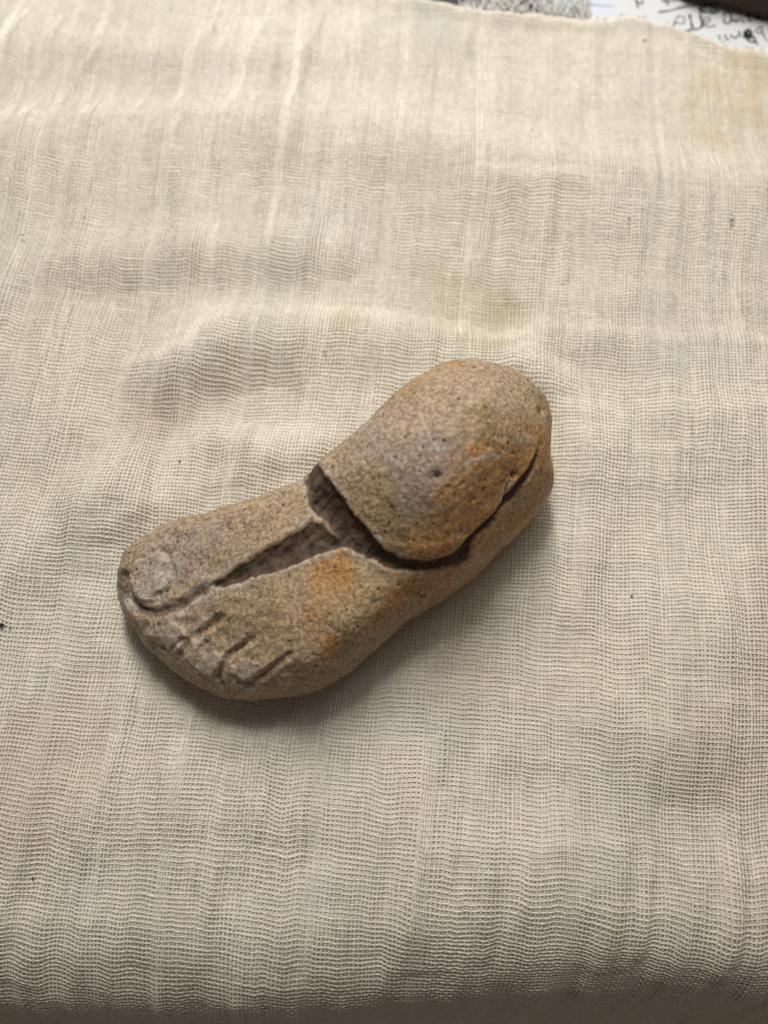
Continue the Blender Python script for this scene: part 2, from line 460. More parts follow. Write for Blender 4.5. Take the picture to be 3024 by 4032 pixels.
def under_mat():
    n = NT('gauze_under', 0.95, 0.1)
    cw = n.t.nodes.new('ShaderNodeTexWave'); cw.wave_type = 'BANDS'; cw.bands_direction = 'X'
    n.L(n.stretch((1, 1, 1), ROT), cw.inputs[0]); cw.inputs['Scale'].default_value = 0.314 / PW * 1.02
    cw.inputs['Distortion'].default_value = 2.0; cw.inputs['Detail'].default_value = 2; cw.inputs['Detail Scale'].default_value = 0.25
    cf = n.t.nodes.new('ShaderNodeTexWave'); cf.wave_type = 'BANDS'; cf.bands_direction = 'Y'
    n.L(n.stretch((1, 1, 1), ROT), cf.inputs[0]); cf.inputs['Scale'].default_value = 0.314 / PF * 1.03
    cf.inputs['Distortion'].default_value = 2.5; cf.inputs['Detail'].default_value = 2; cf.inputs['Detail Scale'].default_value = 0.2
    mx = n.math('MAXIMUM', cw.outputs['Fac'], cf.outputs['Fac'])
    col = n.mix(n.mr(mx, 0.15, 0.8), (0.645, 0.565, 0.465), (0.76, 0.695, 0.59))
    col = stain_mix(n, col, 0.8)
    return n.out(col, n.bump(mx, 0.15, 0.8, n.bump(n.noise(3.0, 4, 0.7), 0.12, 0.8)))
m_under = under_mat()

cloth = thing('gauze_cloth', 'cream crinkled cotton gauze cloth spread under the carved stone foot', 'cloth')
o = mesh_obj('weft_threads', weftV, weftF, m_weft, cloth); o['kind'] = 'stuff'
o = mesh_obj('warp_threads', warpV, warpF, m_warp, cloth); o['kind'] = 'stuff'
# the second, lower layer of the double gauze
ux = np.arange(-150, 150.1, 0.9); uy = np.arange(Y0 - 110, 176, 0.9)
UX, UY = np.meshgrid(ux, uy, indexing='ij')
UYc = np.minimum(UY, yedge(UX) - 0.2)
UP3 = drape(UX, UYc, -0.22 + 0.05 * fbm(UX / 1.7, UYc / 1.7, seed=71, n=2)).reshape(-1, 3)
ni, nj = UX.shape
idx = np.arange(ni * nj).reshape(ni, nj)
Q = np.stack([idx[:-1, :-1], idx[1:, :-1], idx[1:, 1:], idx[:-1, 1:]], -1)
kq = (UY[:-1, :-1] < yedge(UX[:-1, :-1]) - 0.2)
mesh_obj('lower_layer', UP3, Q[kq], m_under, cloth)

# frayed fringe at the far edge, a tangle of loose thread ends
def tubes(curves, rad, sides=5):
    V = []; Fc = []
    for cv in curves:
        cv = np.asarray(cv, float); m = len(cv)
        t = np.gradient(cv, axis=0); t /= np.linalg.norm(t, axis=1, keepdims=True) + 1e-9
        a = np.cross(t, [0, 0, 1.0]); a += 1e-6; a /= np.linalg.norm(a, axis=1, keepdims=True)
        b = np.cross(a, t)
        base = len(V) * 0 + sum(len(x) for x in V)
        r = rad if np.isscalar(rad) else rad
        ring = [cv + r * (math.cos(2 * math.pi * k / sides) * a + math.sin(2 * math.pi * k / sides) * b) for k in range(sides)]
        R = np.stack(ring, 1).reshape(-1, 3); V.append(R)
        for i in range(m - 1):
            for k in range(sides):
                k2 = (k + 1) % sides
                Fc.append((base + i * sides + k, base + (i + 1) * sides + k, base + (i + 1) * sides + k2, base + i * sides + k2))
    return np.concatenate(V), np.array(Fc)
rf = random.Random(5)
curves = []
for k in range(170):
    u = rf.uniform(1800, 2330) if k < 130 else rf.uniform(2330, 3000)
    dense = (0.45 + 0.55 * min(1, (u - 1800) / 150)) if u < 2330 else 0.25
    v = np.interp(u, [p[0] for p in edge_px], [p[1] for p in edge_px])
    g = ground(u, v)
    ln = rf.uniform(3.0, 10.5) * dense
    ang = rf.gauss(0.1, 0.35)
    x0, y0 = g[0] + rf.uniform(-.5, .5), g[1] - 1.5
    pts = []; z0 = rf.uniform(0.4, 1.3); cur = ang; x, y = x0, y0
    for i in range(7):
        pts.append((x, y, max(0.35, z0 + 0.9 * math.sin(i * 0.5 + k) * dense)))
        cur += rf.gauss(0, 0.12); x += math.sin(cur) * ln / 6; y += math.cos(cur) * ln / 6
    curves.append(pts)
fv, ff = tubes(curves, 0.21, 5)
n = NT('fringe_yarn', 0.9, 0.1)
m_fr = n.out(n.mix(n.noise(0.6, 3), (0.42, 0.41, 0.39), (0.70, 0.69, 0.65)))
o = mesh_obj('frayed_fringe', fv, ff, m_fr, cloth); o['kind'] = 'stuff'

# ------------------------------------------------------------------ table and what lies on it behind the cloth
def box_mesh(x0, x1, y0, y1, z0, z1, r=0.0):
    import bmesh
    bm = bmesh.new(); bmesh.ops.create_cube(bm, size=1)
    for v in bm.verts:
        v.co = Vector((x0 + (v.co.x + .5) * (x1 - x0), y0 + (v.co.y + .5) * (y1 - y0), z0 + (v.co.z + .5) * (z1 - z0))) * S
    if r: bmesh.ops.bevel(bm, geom=bm.edges[:], offset=r * S, segments=5, profile=0.5, affect='EDGES')
    return bm
def bm_obj(name, bm, mat, parent=None):
    me = bpy.data.meshes.new(name); bm.to_mesh(me); bm.free()
    for p in me.polygons: p.use_smooth = True
    me.materials.append(mat)
    o = bpy.data.objects.new(name, me); C.objects.link(o)
    if parent: o.parent = parent
    return o
n = NT('table_navy', 0.45, 0.4)
m_table = n.out(n.mix(n.noise(0.05, 3), (0.010, 0.013, 0.030), (0.018, 0.021, 0.045)), n.bump(n.noise(1.5, 3), 0.05, 0.4))
tb = bm_obj('table_top', box_mesh(-260, 260, Y0 - 1.0, 300, -60, -1.3, 17.0), m_table); tb['kind'] = 'structure'

def sheet(name, quad_px, z, mat, parent=None, nx=24, ny=24, curl=0.0, th=0.12):
    q = [np.array(ground(u, v, z)) for u, v in quad_px]
    V = []
    for k, dz in enumerate((0, -th)):
        for i in range(nx + 1):
            for j in range(ny + 1):
                a, b = i / nx, j / ny
                p = q[0] * (1 - a) * (1 - b) + q[1] * a * (1 - b) + q[2] * a * b + q[3] * (1 - a) * b
                V.append((p[0], p[1], z + dz + curl * (math.sin(3.1 * a + 1.0) * 0.5 + math.cos(2.3 * b) * 0.5)))
    m = (nx + 1) * (ny + 1); Fc = []
    for i in range(nx):
        for j in range(ny):
            a = i * (ny + 1) + j; b = a + ny + 1
            Fc.append((a, b, b + 1, a + 1)); Fc.append((m + a, m + a + 1, m + b + 1, m + b))
    for i in range(nx):
        for j in (0, ny):
            a = i * (ny + 1) + j; b = a + ny + 1
            Fc.append((a, m + a, m + b, b))
    for j in range(ny):
        for i in (0, nx):
            a = i * (ny + 1) + j; b = a + 1
            Fc.append((a, b, m + b, m + a))
    return mesh_obj(name, V, Fc, mat, parent, smooth=False)
n = NT('paper_cool', 0.7, 0.3)
m_paper1 = n.out(n.mix(n.noise(0.2, 3), (0.56, 0.59, 0.68), (0.62, 0.64, 0.71)))
n = NT('paper_white', 0.7, 0.3)
m_paper2 = n.out(n.mix(n.noise(0.2, 3), (0.58, 0.59, 0.61), (0.65, 0.66, 0.67)))
m_blue = NT('blue_rule', 0.7).out((0.16, 0.22, 0.45))
m_ink = NT('dark_ink', 0.6).out((0.035, 0.035, 0.045))

lined = thing('lined_paper', 'white lined notebook sheet showing behind the frayed cloth edge', 'paper')
sheet('paper_sheet', [(2120, 190), (2540, 190), (2460, -520), (2120, -520)], -0.95, m_paper1, lined)
def flat_strokes(name, strokes, z, hw, mat, parent):
    V = []; Fc = []
    for st in strokes:
        w = hw
        if isinstance(st, tuple): st, w = st
        g = np.array([ground(u, v, z) for u, v in st])
        # resample with a Catmull-Rom spline
        P = []
        for k in range(len(g) - 1):
            p0 = g[max(k - 1, 0)]; p1 = g[k]; p2 = g[k + 1]; p3 = g[min(k + 2, len(g) - 1)]
            for s in np.linspace(0, 1, 6, endpoint=False):
                P.append(0.5 * ((2 * p1) + (-p0 + p2) * s + (2 * p0 - 5 * p1 + 4 * p2 - p3) * s * s + (-p0 + 3 * p1 - 3 * p2 + p3) * s ** 3))
        P.append(g[-1]); P = np.array(P)
        t = np.gradient(P, axis=0); t /= np.linalg.norm(t, axis=1, keepdims=True) + 1e-9
        nrm = np.stack([-t[:, 1], t[:, 0]], -1)
        b0 = len(V)
        for k, (p, q) in enumerate(zip(P, nrm)):
            ww = w * (0.8 + 0.3 * math.sin(k * 0.7))
            V.append((*(p - q * ww), z)); V.append((*(p + q * ww), z))
        for k in range(len(P) - 1):
            Fc.append((b0 + 2 * k, b0 + 2 * k + 2, b0 + 2 * k + 3, b0 + 2 * k + 1))
    return mesh_obj(name, V, Fc, mat, parent, smooth=False)
flat_strokes('ruled_line', [[(2120, -18), (2270, 12), (2350, 20), (2476, 31)]], -0.92, 0.16, m_blue, lined)
flat_strokes('ruled_line', [[(2120, 50), (2300, 70), (2490, 88)]], -0.92, 0.14, m_blue, lined)
flat_strokes('ruled_line', [[(2120, -88), (2300, -62), (2470, -45)]], -0.92, 0.14, m_blue, lined)

note = thing('handwritten_note', 'white paper with dark handwriting at the top right corner beyond the cloth', 'note')
sheet('paper_sheet', [(2395, 250), (3500, 260), (3400, -560), (2480, -560)], -0.62, m_paper2, note, curl=0.06)
def st(pts): return pl(pts, 2.2914, 2300, 0)
ink = [
    (st([(468, -8), (478, 30), (488, 66)]), .30), (st([(478, 28), (500, 22), (520, 34), (530, 12), (520, -8)]), .22),
    (st([(700, 2), (750, 14), (850, -8)]), .26), (st([(745, -8), (752, 20), (755, 45)]), .28),
    (st([(668, 108), (780, 94), (900, 62), (1050, 48), (1200, 40)]), .27),
    (st([(812, 262), (815, 215), (845, 205), (885, 212), (908, 195), (895, 155), (865, 145), (830, 165), (812, 215), (815, 262), (840, 285), (900, 285), (950, 262)]), .17),
    (st([(950, 128), (962, 180), (975, 240), (985, 262)]), .32), (st([(935, 283), (975, 265), (1020, 262), (1050, 250), (1070, 225)]), .28),
    (st([(1040, 60), (1048, 110), (1052, 160), (1062, 220), (1070, 245)]), .32),
    (st([(1068, 190), (1100, 160), (1130, 165), (1130, 190), (1095, 205), (1070, 200), (1090, 225), (1130, 242), (1185, 228)]), .22),
    (st([(1050, 100), (1068, 75), (1090, 70), (1085, 95), (1060, 108), (1100, 110), (1130, 100), (1150, 78), (1185, 72), (1205, 95), (1180, 118), (1140, 118), (1130, 98)]), .24),
    (st([(1150, 112), (1190, 105), (1212, 100)]), .3),
    (st([(1280, 95), (1262, 150), (1270, 205), (1300, 212), (1325, 175), (1318, 120), (1290, 95), (1320, 130), (1335, 185), (1355, 200)]), .24),
    (st([(1355, 195), (1375, 172), (1380, 200), (1400, 178), (1425, 178), (1432, 200), (1455, 195)]), .22),
    (st([(1480, 110), (1482, 160), (1492, 190), (1520, 182)]), .24), (st([(1455, 140), (1500, 132), (1540, 130)]), .22),
    (st([(1560, 130), (1562, 180)]), .26), (st([(1562, 160), (1590, 150), (1605, 175), (1640, 165), (1680, 150)]), .24),
    (st([(1380, 82), (1410, 100), (1450, 92)]), .3),
    (st([(1212, 315), (1222, 335), (1226, 358)]), .24), (st([(1268, 312), (1280, 335), (1288, 358)]), .24), (st([(1296, 350), (1306, 360)]), .32),
    (st([(1325, 310), (1335, 338), (1375, 335), (1395, 310)]), .22), (st([(1398, 280), (1405, 310), (1412, 330)]), .26),
    (st([(1470, 280), (1445, 305), (1460, 335), (1495, 320), (1510, 290), (1480, 272), (1455, 300), (1490, 330), (1515, 345)]), .5),
    (st([(1500, 300), (1475, 330), (1485, 365), (1520, 380), (1545, 360), (1530, 335), (1505, 340)]), .3), (st([(1540, 365), (1555, 385), (1566, 402)]), .3),
    (st([(1600, 245), (1560, 258), (1552, 285), (1580, 300), (1605, 275), (1600, 245), (1615, 300), (1632, 340), (1652, 368)]), .2),
]
flat_strokes('handwriting', ink, -0.50, 0.25, m_ink, note)

# unidentified dark brown rounded thing at the photo's top right corner
def corner_object():
    outline = [(2640, -110), (2700, -45), (2790, -28), (2860, -16), (2920, 0), (2975, 16), (3060, 36), (3250, 60), (3500, 30), (3500, -300), (2640, -300)]
    pts = smooth_poly([tuple(ground(u, v, 3.0)) for u, v in outline], 2)
    c = np.mean(pts, axis=0); V = []; Fc = []; n = len(pts)
    prof = [(1.0, 0.55), (1.012, 1.6), (1.014, 3.0), (1.01, 4.4), (0.995, 5.6), (0.97, 6.4), (0.93, 6.8), (0.8, 7.0), (0.4, 7.1)]
    for s, z in prof:
        for p in pts: V.append((c[0] + (p[0] - c[0]) * s, c[1] + (p[1] - c[1]) * s, z))
    for k in range(len(prof) - 1):
        for i in range(n):
            j = (i + 1) % n
            Fc.append((k * n + i, k * n + j, (k + 1) * n + j, (k + 1) * n + i))
    o = mesh_obj('brown_object', V, Fc, m_corner)
    import bmesh
    bm = bmesh.new(); bm.from_mesh(o.data); bm.verts.ensure_lookup_table()
    bm.faces.new([bm.verts[(len(prof) - 1) * n + i] for i in range(n)])
    bm.faces.new([bm.verts[i] for i in reversed(range(n))])
    bmesh.ops.recalc_face_normals(bm, faces=bm.faces[:])
    bm.to_mesh(o.data); bm.free()
    return o
n = NT('dark_brown', 0.55, 0.3)
m_corner = n.out(n.mix(n.noise(0.3, 4), (0.030, 0.019, 0.015), (0.055, 0.036, 0.028)), n.bump(n.noise(2.0, 4), 0.15, 0.5))
tag(corner_object(), 'dark brown rounded object lying over the handwritten note in the top right corner', 'case')

# ------------------------------------------------------------------ the carved stone
def surface_nets(Fd, org, h):
    neg = Fd < 0
    nx, ny, nz = Fd.shape
    c = neg[:-1, :-1, :-1].astype(np.int8)
    cnt = np.zeros((nx - 1, ny - 1, nz - 1), np.int8)
    for a in (0, 1):
        for b in (0, 1):
            for d in (0, 1):
                cnt += neg[a:nx - 1 + a, b:ny - 1 + b, d:nz - 1 + d]
    cell = (cnt > 0) & (cnt < 8)
    ci = np.argwhere(cell)
    ids = np.full(cell.shape, -1, np.int64); ids[cell] = np.arange(len(ci))
    acc = np.zeros((len(ci), 3)); num = np.zeros(len(ci))
    for ax in range(3):
        o1, o2 = [k for k in range(3) if k != ax]
        for a in (0, 1):
            for b in (0, 1):
                p = ci.copy(); p[:, o1] += a; p[:, o2] += b
                q = p.copy(); q[:, ax] += 1
                f0 = Fd[p[:, 0], p[:, 1], p[:, 2]]; f1 = Fd[q[:, 0], q[:, 1], q[:, 2]]
                m = (f0 < 0) != (f1 < 0)
                t = np.where(m, f0 / (f0 - f1 + 1e-20), 0)
                pos = p.astype(float); pos[:, ax] += t
                acc[m] += pos[m]; num[m] += 1
    V = acc / num[:, None] * h + org
    quads = []
    for ax in range(3):
        o1, o2 = (ax + 1) % 3, (ax + 2) % 3
        sl0 = [slice(None)] * 3; sl1 = [slice(None)] * 3
        sl0[ax] = slice(0, -1); sl1[ax] = slice(1, None)
        a = neg[tuple(sl0)]; b = neg[tuple(sl1)]
        for sgn, m in ((1, a & ~b), (-1, ~a & b)):
            e = np.argwhere(m)
            e = e[(e[:, o1] > 0) & (e[:, o2] > 0) & (e[:, o1] < Fd.shape[o1] - 1) & (e[:, o2] < Fd.shape[o2] - 1)]
            def cid(d1, d2):
                q = e.copy(); q[:, o1] -= d1; q[:, o2] -= d2
                return ids[q[:, 0], q[:, 1], q[:, 2]]
            q = np.stack([cid(1, 1), cid(0, 1), cid(0, 0), cid(1, 0)], -1)
            quads.append(q if sgn > 0 else q[:, ::-1])
    return V, np.concatenate(quads)

h = 0.29
bb = np.array(body_g + dome_g)
x0, y0 = bb.min(0) - 2; x1, y1 = bb.max(0) + 2
nx, ny, nz = int((x1 - x0) / h), int((y1 - y0) / h), int(44 / h)
X2, Y2 = np.meshgrid(x0 + h * np.arange(nx), y0 + h * np.arange(ny), indexing='ij')
Zs = -1.5 + h * np.arange(nz)
toe = np.array(ground(520, 2420, 12)); heel = np.array(ground(2060, 1800, 12))
ax_ = (heel - toe); Lf = np.linalg.norm(ax_); ax_ /= Lf
sfoot = ((X2 - toe[0]) * ax_[0] + (Y2 - toe[1]) * ax_[1]) / Lf
side_ = (X2 - toe[0]) * (-ax_[1]) + (Y2 - toe[1]) * ax_[0]
d1 = signed(X2, Y2, body_g) + 0.35 * fbm(X2 / 6, Y2 / 6, seed=80, n=3)
d2 = signed(X2, Y2, dome_g) + 0.3 * fbm(X2 / 7, Y2 / 7, seed=82, n=2)
def poisson(poly, step=1.0, it=2600):
    xs = np.arange(x0, x1 + step, step); ys = np.arange(y0, y1 + step, step)
    a, b = np.meshgrid(xs, ys, indexing='ij')
    sd = signed(a, b, poly); m = sd > 0; uu_ = np.zeros(a.shape)
    for _ in range(it):
        uu_[1:-1, 1:-1] = 0.25 * (uu_[2:, 1:-1] + uu_[:-2, 1:-1] + uu_[1:-1, 2:] + uu_[1:-1, :-2] + 1)
        uu_[~m] = 0
    uu_ /= uu_.max()
    fx = np.clip((X2 - x0) / step, 0, len(xs) - 1.01); fy = np.clip((Y2 - y0) / step, 0, len(ys) - 1.01)
    i = fx.astype(int); j = fy.astype(int); p = fx - i; q = fy - j
    return uu_[i, j] * (1 - p) * (1 - q) + uu_[i + 1, j] * p * (1 - q) + uu_[i, j + 1] * (1 - p) * q + uu_[i + 1, j + 1] * p * q
pu1 = poisson(body_g); pu2 = poisson(dome_g)
T1 = 13.5 + 8.5 * sstep(-0.05, 0.5, sfoot) + 0.5 * fbm(X2 / 12, Y2 / 12, seed=84, n=2)
R1 = 10.5 + 2.5 * sstep(0.0, 0.5, sfoot)
T2 = 32.5 + 0.6 * fbm(X2 / 14, Y2 / 14, seed=86, n=2)
R2 = 17.5
zc1, zc2 = 5.5, 13.5
def pillow(qq, z, zc, T, bot, p=2.0):
    q = np.maximum(0, qq)[:, :, None]
    up = z > zc
    zz = np.where(up, (z - zc) / (T[:, :, None] - zc), (zc - z) / (zc - bot))
    return ((q ** p + np.abs(zz) ** p) ** (1 / p) - 1)
Z3 = Zs[None, None, :]
# distance to the rim near the rim (crisp outline), the soft membrane height further in (no medial crease)
q1 = 1 - d1 / R1
m1 = np.sqrt(np.clip(1 - pu1 ** 0.8, 0, 1)) * 0.62
q1 = np.where(d1 > 0, q1 * (1 - sstep(0, 8, d1)) + np.minimum(m1, 1) * sstep(0, 8, d1), q1)
q2 = 1 - d2 / 13.0
m2 = np.sqrt(np.clip(1 - pu2 ** 1.12, 0, 1))
q2 = np.where(d2 > 0, q2 * (1 - sstep(0, 1.8, d2)) + m2 * sstep(0, 1.8, d2), q2)
fb = pillow(q1, Z3, zc1, T1, 0.35, 2.2) * 7.0
fd = pillow(q2, Z3, zc2, T2, -8.0, 2.15) * 13.0
k = (5.0 - 1.5 * sstep(0.62, 0.80, sfoot))[:, :, None]
hh = np.clip(0.5 + 0.5 * (fd - fb) / k, 0, 1)
Fd = (fd * (1 - hh) + fb * hh - k * hh * (1 - hh)).astype(np.float32)
Fd = np.maximum(Fd, 0.35 - Z3).astype(np.float32)
V, Q = surface_nets(Fd, np.array([x0, y0, -1.5]), h)
del fb, fd, Fd, hh

def vnormals(V, Q):
    a = V[Q[:, 2]] - V[Q[:, 0]]; b = V[Q[:, 3]] - V[Q[:, 1]]
    n = np.cross(a, b)
    N = np.zeros_like(V)
    for c in range(4):
        for k in range(3): N[:, k] += np.bincount(Q[:, c], n[:, k], len(V))
    return N / (np.linalg.norm(N, axis=1, keepdims=True) + 1e-12)
def relax(V, Q, it=2, w=0.5):
    for _ in range(it):
        A = np.zeros_like(V); cn = np.zeros(len(V))
        for c in range(4):
            i, j = Q[:, c], Q[:, (c + 1) % 4]
            for k in range(3):
                A[:, k] += np.bincount(i, V[j, k], len(V)) + np.bincount(j, V[i, k], len(V))
            cn += np.bincount(i, minlength=len(V)) + np.bincount(j, minlength=len(V))
        V = V * (1 - w) + w * A / cn[:, None]
    return V
V = relax(V, Q, 4)
N = vnormals(V, Q)
if (N[:, 2] * (V[:, 2] - 10)).sum() < 0:
    Q = Q[:, ::-1]; N = -N

# ---- carving, measured on the surface as the photo shows it
r1 = lambda p: pl(p, 1.659, 400, 1800)
r2 = lambda p: pl(p, 1.3825, 1100, 1350)
r4 = lambda p: pl(p, 2.9105, 430, 2150)
r5 = lambda p: pl(p, 2.37, 800, 2350)
band = r2([(205, 640), (262, 725), (320, 800), (370, 880), (420, 950), (480, 1020), (540, 1085), (600, 1140), (650, 1165), (720, 1178), (800, 1180),
           (880, 1165), (940, 1145), (985, 1105), (1040, 1050), (1100, 985), (1150, 935), (1200, 880), (1240, 820), (1290, 760), (1340, 700), (1375, 640), (1400, 580), (1420, 515),
           (1427, 560), (1418, 620), (1400, 680), (1370, 740), (1330, 790), (1295, 840), (1240, 890), (1200, 930), (1160, 985), (1130, 1020), (1080, 1060), (1060, 1095),
           (1045, 1150), (1020, 1200), (960, 1225), (880, 1245), (800, 1252), (720, 1255), (640, 1248), (580, 1225), (530, 1205), (480, 1185), (430, 1150), (380, 1125),
           (340, 1090), (300, 1040), (250, 975), (200, 935), (165, 900), (150, 850), (140, 800), (120, 745), (150, 690)])
wedge = r1([(690, 850), (740, 800), (830, 745), (900, 690), (1000, 640), (1100, 570), (1200, 520), (1300, 460), (1365, 400), (1440, 440), (1510, 510), (1590, 585), (1560, 600),
            (1500, 618), (1400, 650), (1300, 690), (1200, 738), (1100, 772), (1050, 768), (980, 790), (900, 828), (800, 850)])
u, v = photo(V)
mm = 0.055                                     # mm per photo pixel at the stone, roughly
wob = 6.5 * fbm(V[:, 0] / 1.6, V[:, 1] / 1.6, V[:, 2] / 1.6, seed=90, n=3)
sb = signed(u, v, band) + wob * (1 - 0.6 * sstep(1500, 1850, u))
sw = signed(u, v, wedge) + wob
sc = np.maximum(sb, sw) + 9.0 * np.clip(1 - np.abs(sb - sw) / 36.0, 0, 1) ** 2      # the two cuts run into each other
topf = sstep(-0.25, 0.15, N[:, 2])
depth = np.zeros(len(V))
heelside = sstep(1500, 1850, u)
depth += (0.25 + 0.7 * heelside) * sstep(-4, 34, sb) * topf
depth += 0.75 * sstep(-6, 60, sw) * topf + 0.35 * sstep(-4, 16, sc) * topf
# raised chalky rims beside the cuts
rimm = np.exp(-0.5 * ((sc + 10) / 7) ** 2) * 0.8
rimn = np.clip(0.55 + 0.9 * vnoise(V[:, 0] / 3.0, V[:, 1] / 3.0, V[:, 2] / 3.0, seed=91), 0.05, 1.3)
depth -= 0.13 * rimm * topf * rimn * (1 - 0.7 * heelside)
lines = [  # (polyline, half width px, depth mm, asymmetric rim)
    (r1([(720, 835), (640, 878), (560, 932), (480, 985), (400, 1012), (330, 1018), (262, 1000), (212, 962), (176, 910), (154, 850), (146, 780), (168, 716)]), 17, 1.0),
    (r1([(250, 668), (300, 640), (350, 602)]), 7, 0.55),
    (r4([(165, 510), (185, 600), (260, 680), (330, 720), (470, 745)]), 6, 0.55),
    (r4([(480, 610), (560, 560), (640, 520), (700, 470)]), 6, 0.5),
    (r4([(1330, 780), (1250, 850), (1130, 930), (1010, 1010), (910, 1100), (850, 1200), (780, 1300)]), 14, 0.8),
    (r4([(690, 1200), (760, 1130), (850, 1060)]), 7, 0.45),
    (r4([(1000, 1270), (1080, 1130), (1110, 1080)]), 9, 0.4),
    (r1([(1010, 1170), (930, 1225), (865, 1268), (815, 1320), (785, 1385), (762, 1440), (770, 1475)]), 12, 1.15),
    (r1([(985, 1205), (930, 1260), (880, 1310), (850, 1375)]), 9, 0.6),
    (r1([(1265, 1265), (1190, 1320), (1120, 1372), (1060, 1425), (990, 1470), (930, 1480)]), 12, 0.85),
    (r1([(860, 1420), (900, 1470), (990, 1500), (1090, 1480)]), 8, 0.4),
    (r1([(1500, 1330), (1560, 1260), (1620, 1210)]), 5, 0.25),
    (r5([(1280, 640), (1350, 570), (1400, 510)]), 6, 0.3),
    (r1([(880, 1030), (820, 1075), (770, 1105)]), 5, 0.3),
    (r2([(700, 215), (560, 330), (470, 410), (400, 460)]), 10, 0.35),
    (r2([(1290, 690), (1240, 790), (1215, 880)]), 5, 0.35),
]
lmask = np.zeros(len(V)); lrim = np.zeros(len(V))
for ln, hw, dp in lines:
    d, p = seg_dist(u, v, ln)
    d = d + wob * 0.5
    fade = sstep(0.0, 0.10, p) * sstep(1.0, 0.90, p) * 0.85 + 0.15
    g = np.exp(-0.5 * (d / (hw * 0.95)) ** 2 * 1.6) * fade * (0.7 + 0.6 * np.clip(vnoise(V[:, 0] / 2.2, V[:, 1] / 2.2, seed=93) + 0.5, 0, 1))
    depth += (0.6 if ln is lines[0][0] else 0.75) * dp * g * topf
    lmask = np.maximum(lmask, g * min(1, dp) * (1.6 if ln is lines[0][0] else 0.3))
    rr = np.exp(-0.5 * ((d - hw * 1.9) / (hw * 0.5 + 2)) ** 2) * fade
    depth -= 0.16 * dp * rr * topf
    lrim = np.maximum(lrim, rr * min(1, dp + 0.2))
# toenails: flattish raised scales with a step at the rim
nails = [r1([(190, 720), (240, 680), (310, 630), (370, 605), (420, 640), (450, 720), (455, 790), (440, 840), (400, 890), (330, 935), (260, 945), (205, 910), (180, 850), (175, 780)]),
         r1([(285, 1130), (330, 1085), (390, 1060), (470, 1080), (545, 1110), (545, 1160), (500, 1210), (440, 1265), (400, 1250), (340, 1200), (290, 1165)]),
         r1([(640, 1330), (690, 1290), (740, 1275), (800, 1290), (790, 1330), (750, 1390), (715, 1440), (660, 1420), (615, 1380)]),
         r1([(845, 1400), (880, 1350), (940, 1320), (1010, 1330), (1040, 1370), (1010, 1420), (950, 1465), (890, 1460)]),
         r1([(1140, 1450), (1165, 1420), (1210, 1400), (1250, 1420), (1230, 1480), (1200, 1530), (1160, 1520)])]
nail_id = np.full(len(V), -1)
for k_, po in enumerate(nails):
    s_ = signed(u, v, po) + wob * 0.6
    depth -= (0.26 if k_ == 0 else 0.14) * sstep(-5, 7, s_) * topf
    depth += (0.2 if k_ == 0 else 0.12) * np.exp(-0.5 * ((s_ + 9) / 6) ** 2) * topf * (0.4 if k_ == 4 else 1)
    nail_id[(s_ > 0) & (N[:, 2] > 0.05)] = k_
# whittled facets toward the toes
toez = sstep(0.33, 0.08, ((V[:, 0] - toe[0]) * ax_[0] + (V[:, 1] - toe[1]) * ax_[1]) / Lf)
fac = np.abs(1.3 * vnoise(V[:, 0] / 3.1 + V[:, 1] / 6.0, V[:, 1] / 3.1, V[:, 2] / 2.5, seed=101))
depth += 0.42 * toez * (fac - 0.3) * topf
# general wear, pits
rough = 0.27 * fbm(V[:, 0] / 5, V[:, 1] / 5, V[:, 2] / 5, seed=103, n=3)
fine = 0.055 * fbm(V[:, 0] / 0.9, V[:, 1] / 0.9, V[:, 2] / 0.9, seed=107, n=2)
pit = np.maximum(0, vnoise(V[:, 0] / 0.85, V[:, 1] / 0.85, V[:, 2] / 0.85, seed=111) - 0.55)
ding = sstep(-4, 10, sb) + sstep(-4, 10, sw)
rough += 0.40 * ding * np.abs(vnoise((V[:, 0] + V[:, 1]) / 5.0, (V[:, 0] - V[:, 1]) / 1.1, V[:, 2] / 3, seed=113))
for (pu, pv, pr, pd) in ((r2([(865, 727)])[0] + (9, 1.0)), (r2([(1283, 718)])[0] + (9, 0.9)), (r4([(600, 1185)])[0] + (6, 0.5)), (r1([(1505, 1412)])[0] + (9, 0.7)), (r1([(1440, 1412)])[0] + (8, 0.6)), (r1([(785, 1482)])[0] + (8, 0.8)), (r2([(1430, 372)])[0] + (9, 0.5))):
    depth += pd * np.exp(-0.5 * (((u - pu) ** 2 + (v - pv) ** 2) / pr ** 2)) * topf
P3 = V - N * (depth + rough + fine + 0.55 * pit * (1 - 0.7 * toez))[:, None]
P3[:, 2] = np.maximum(P3[:, 2], 0.3)
NN = vnormals(P3, Q)

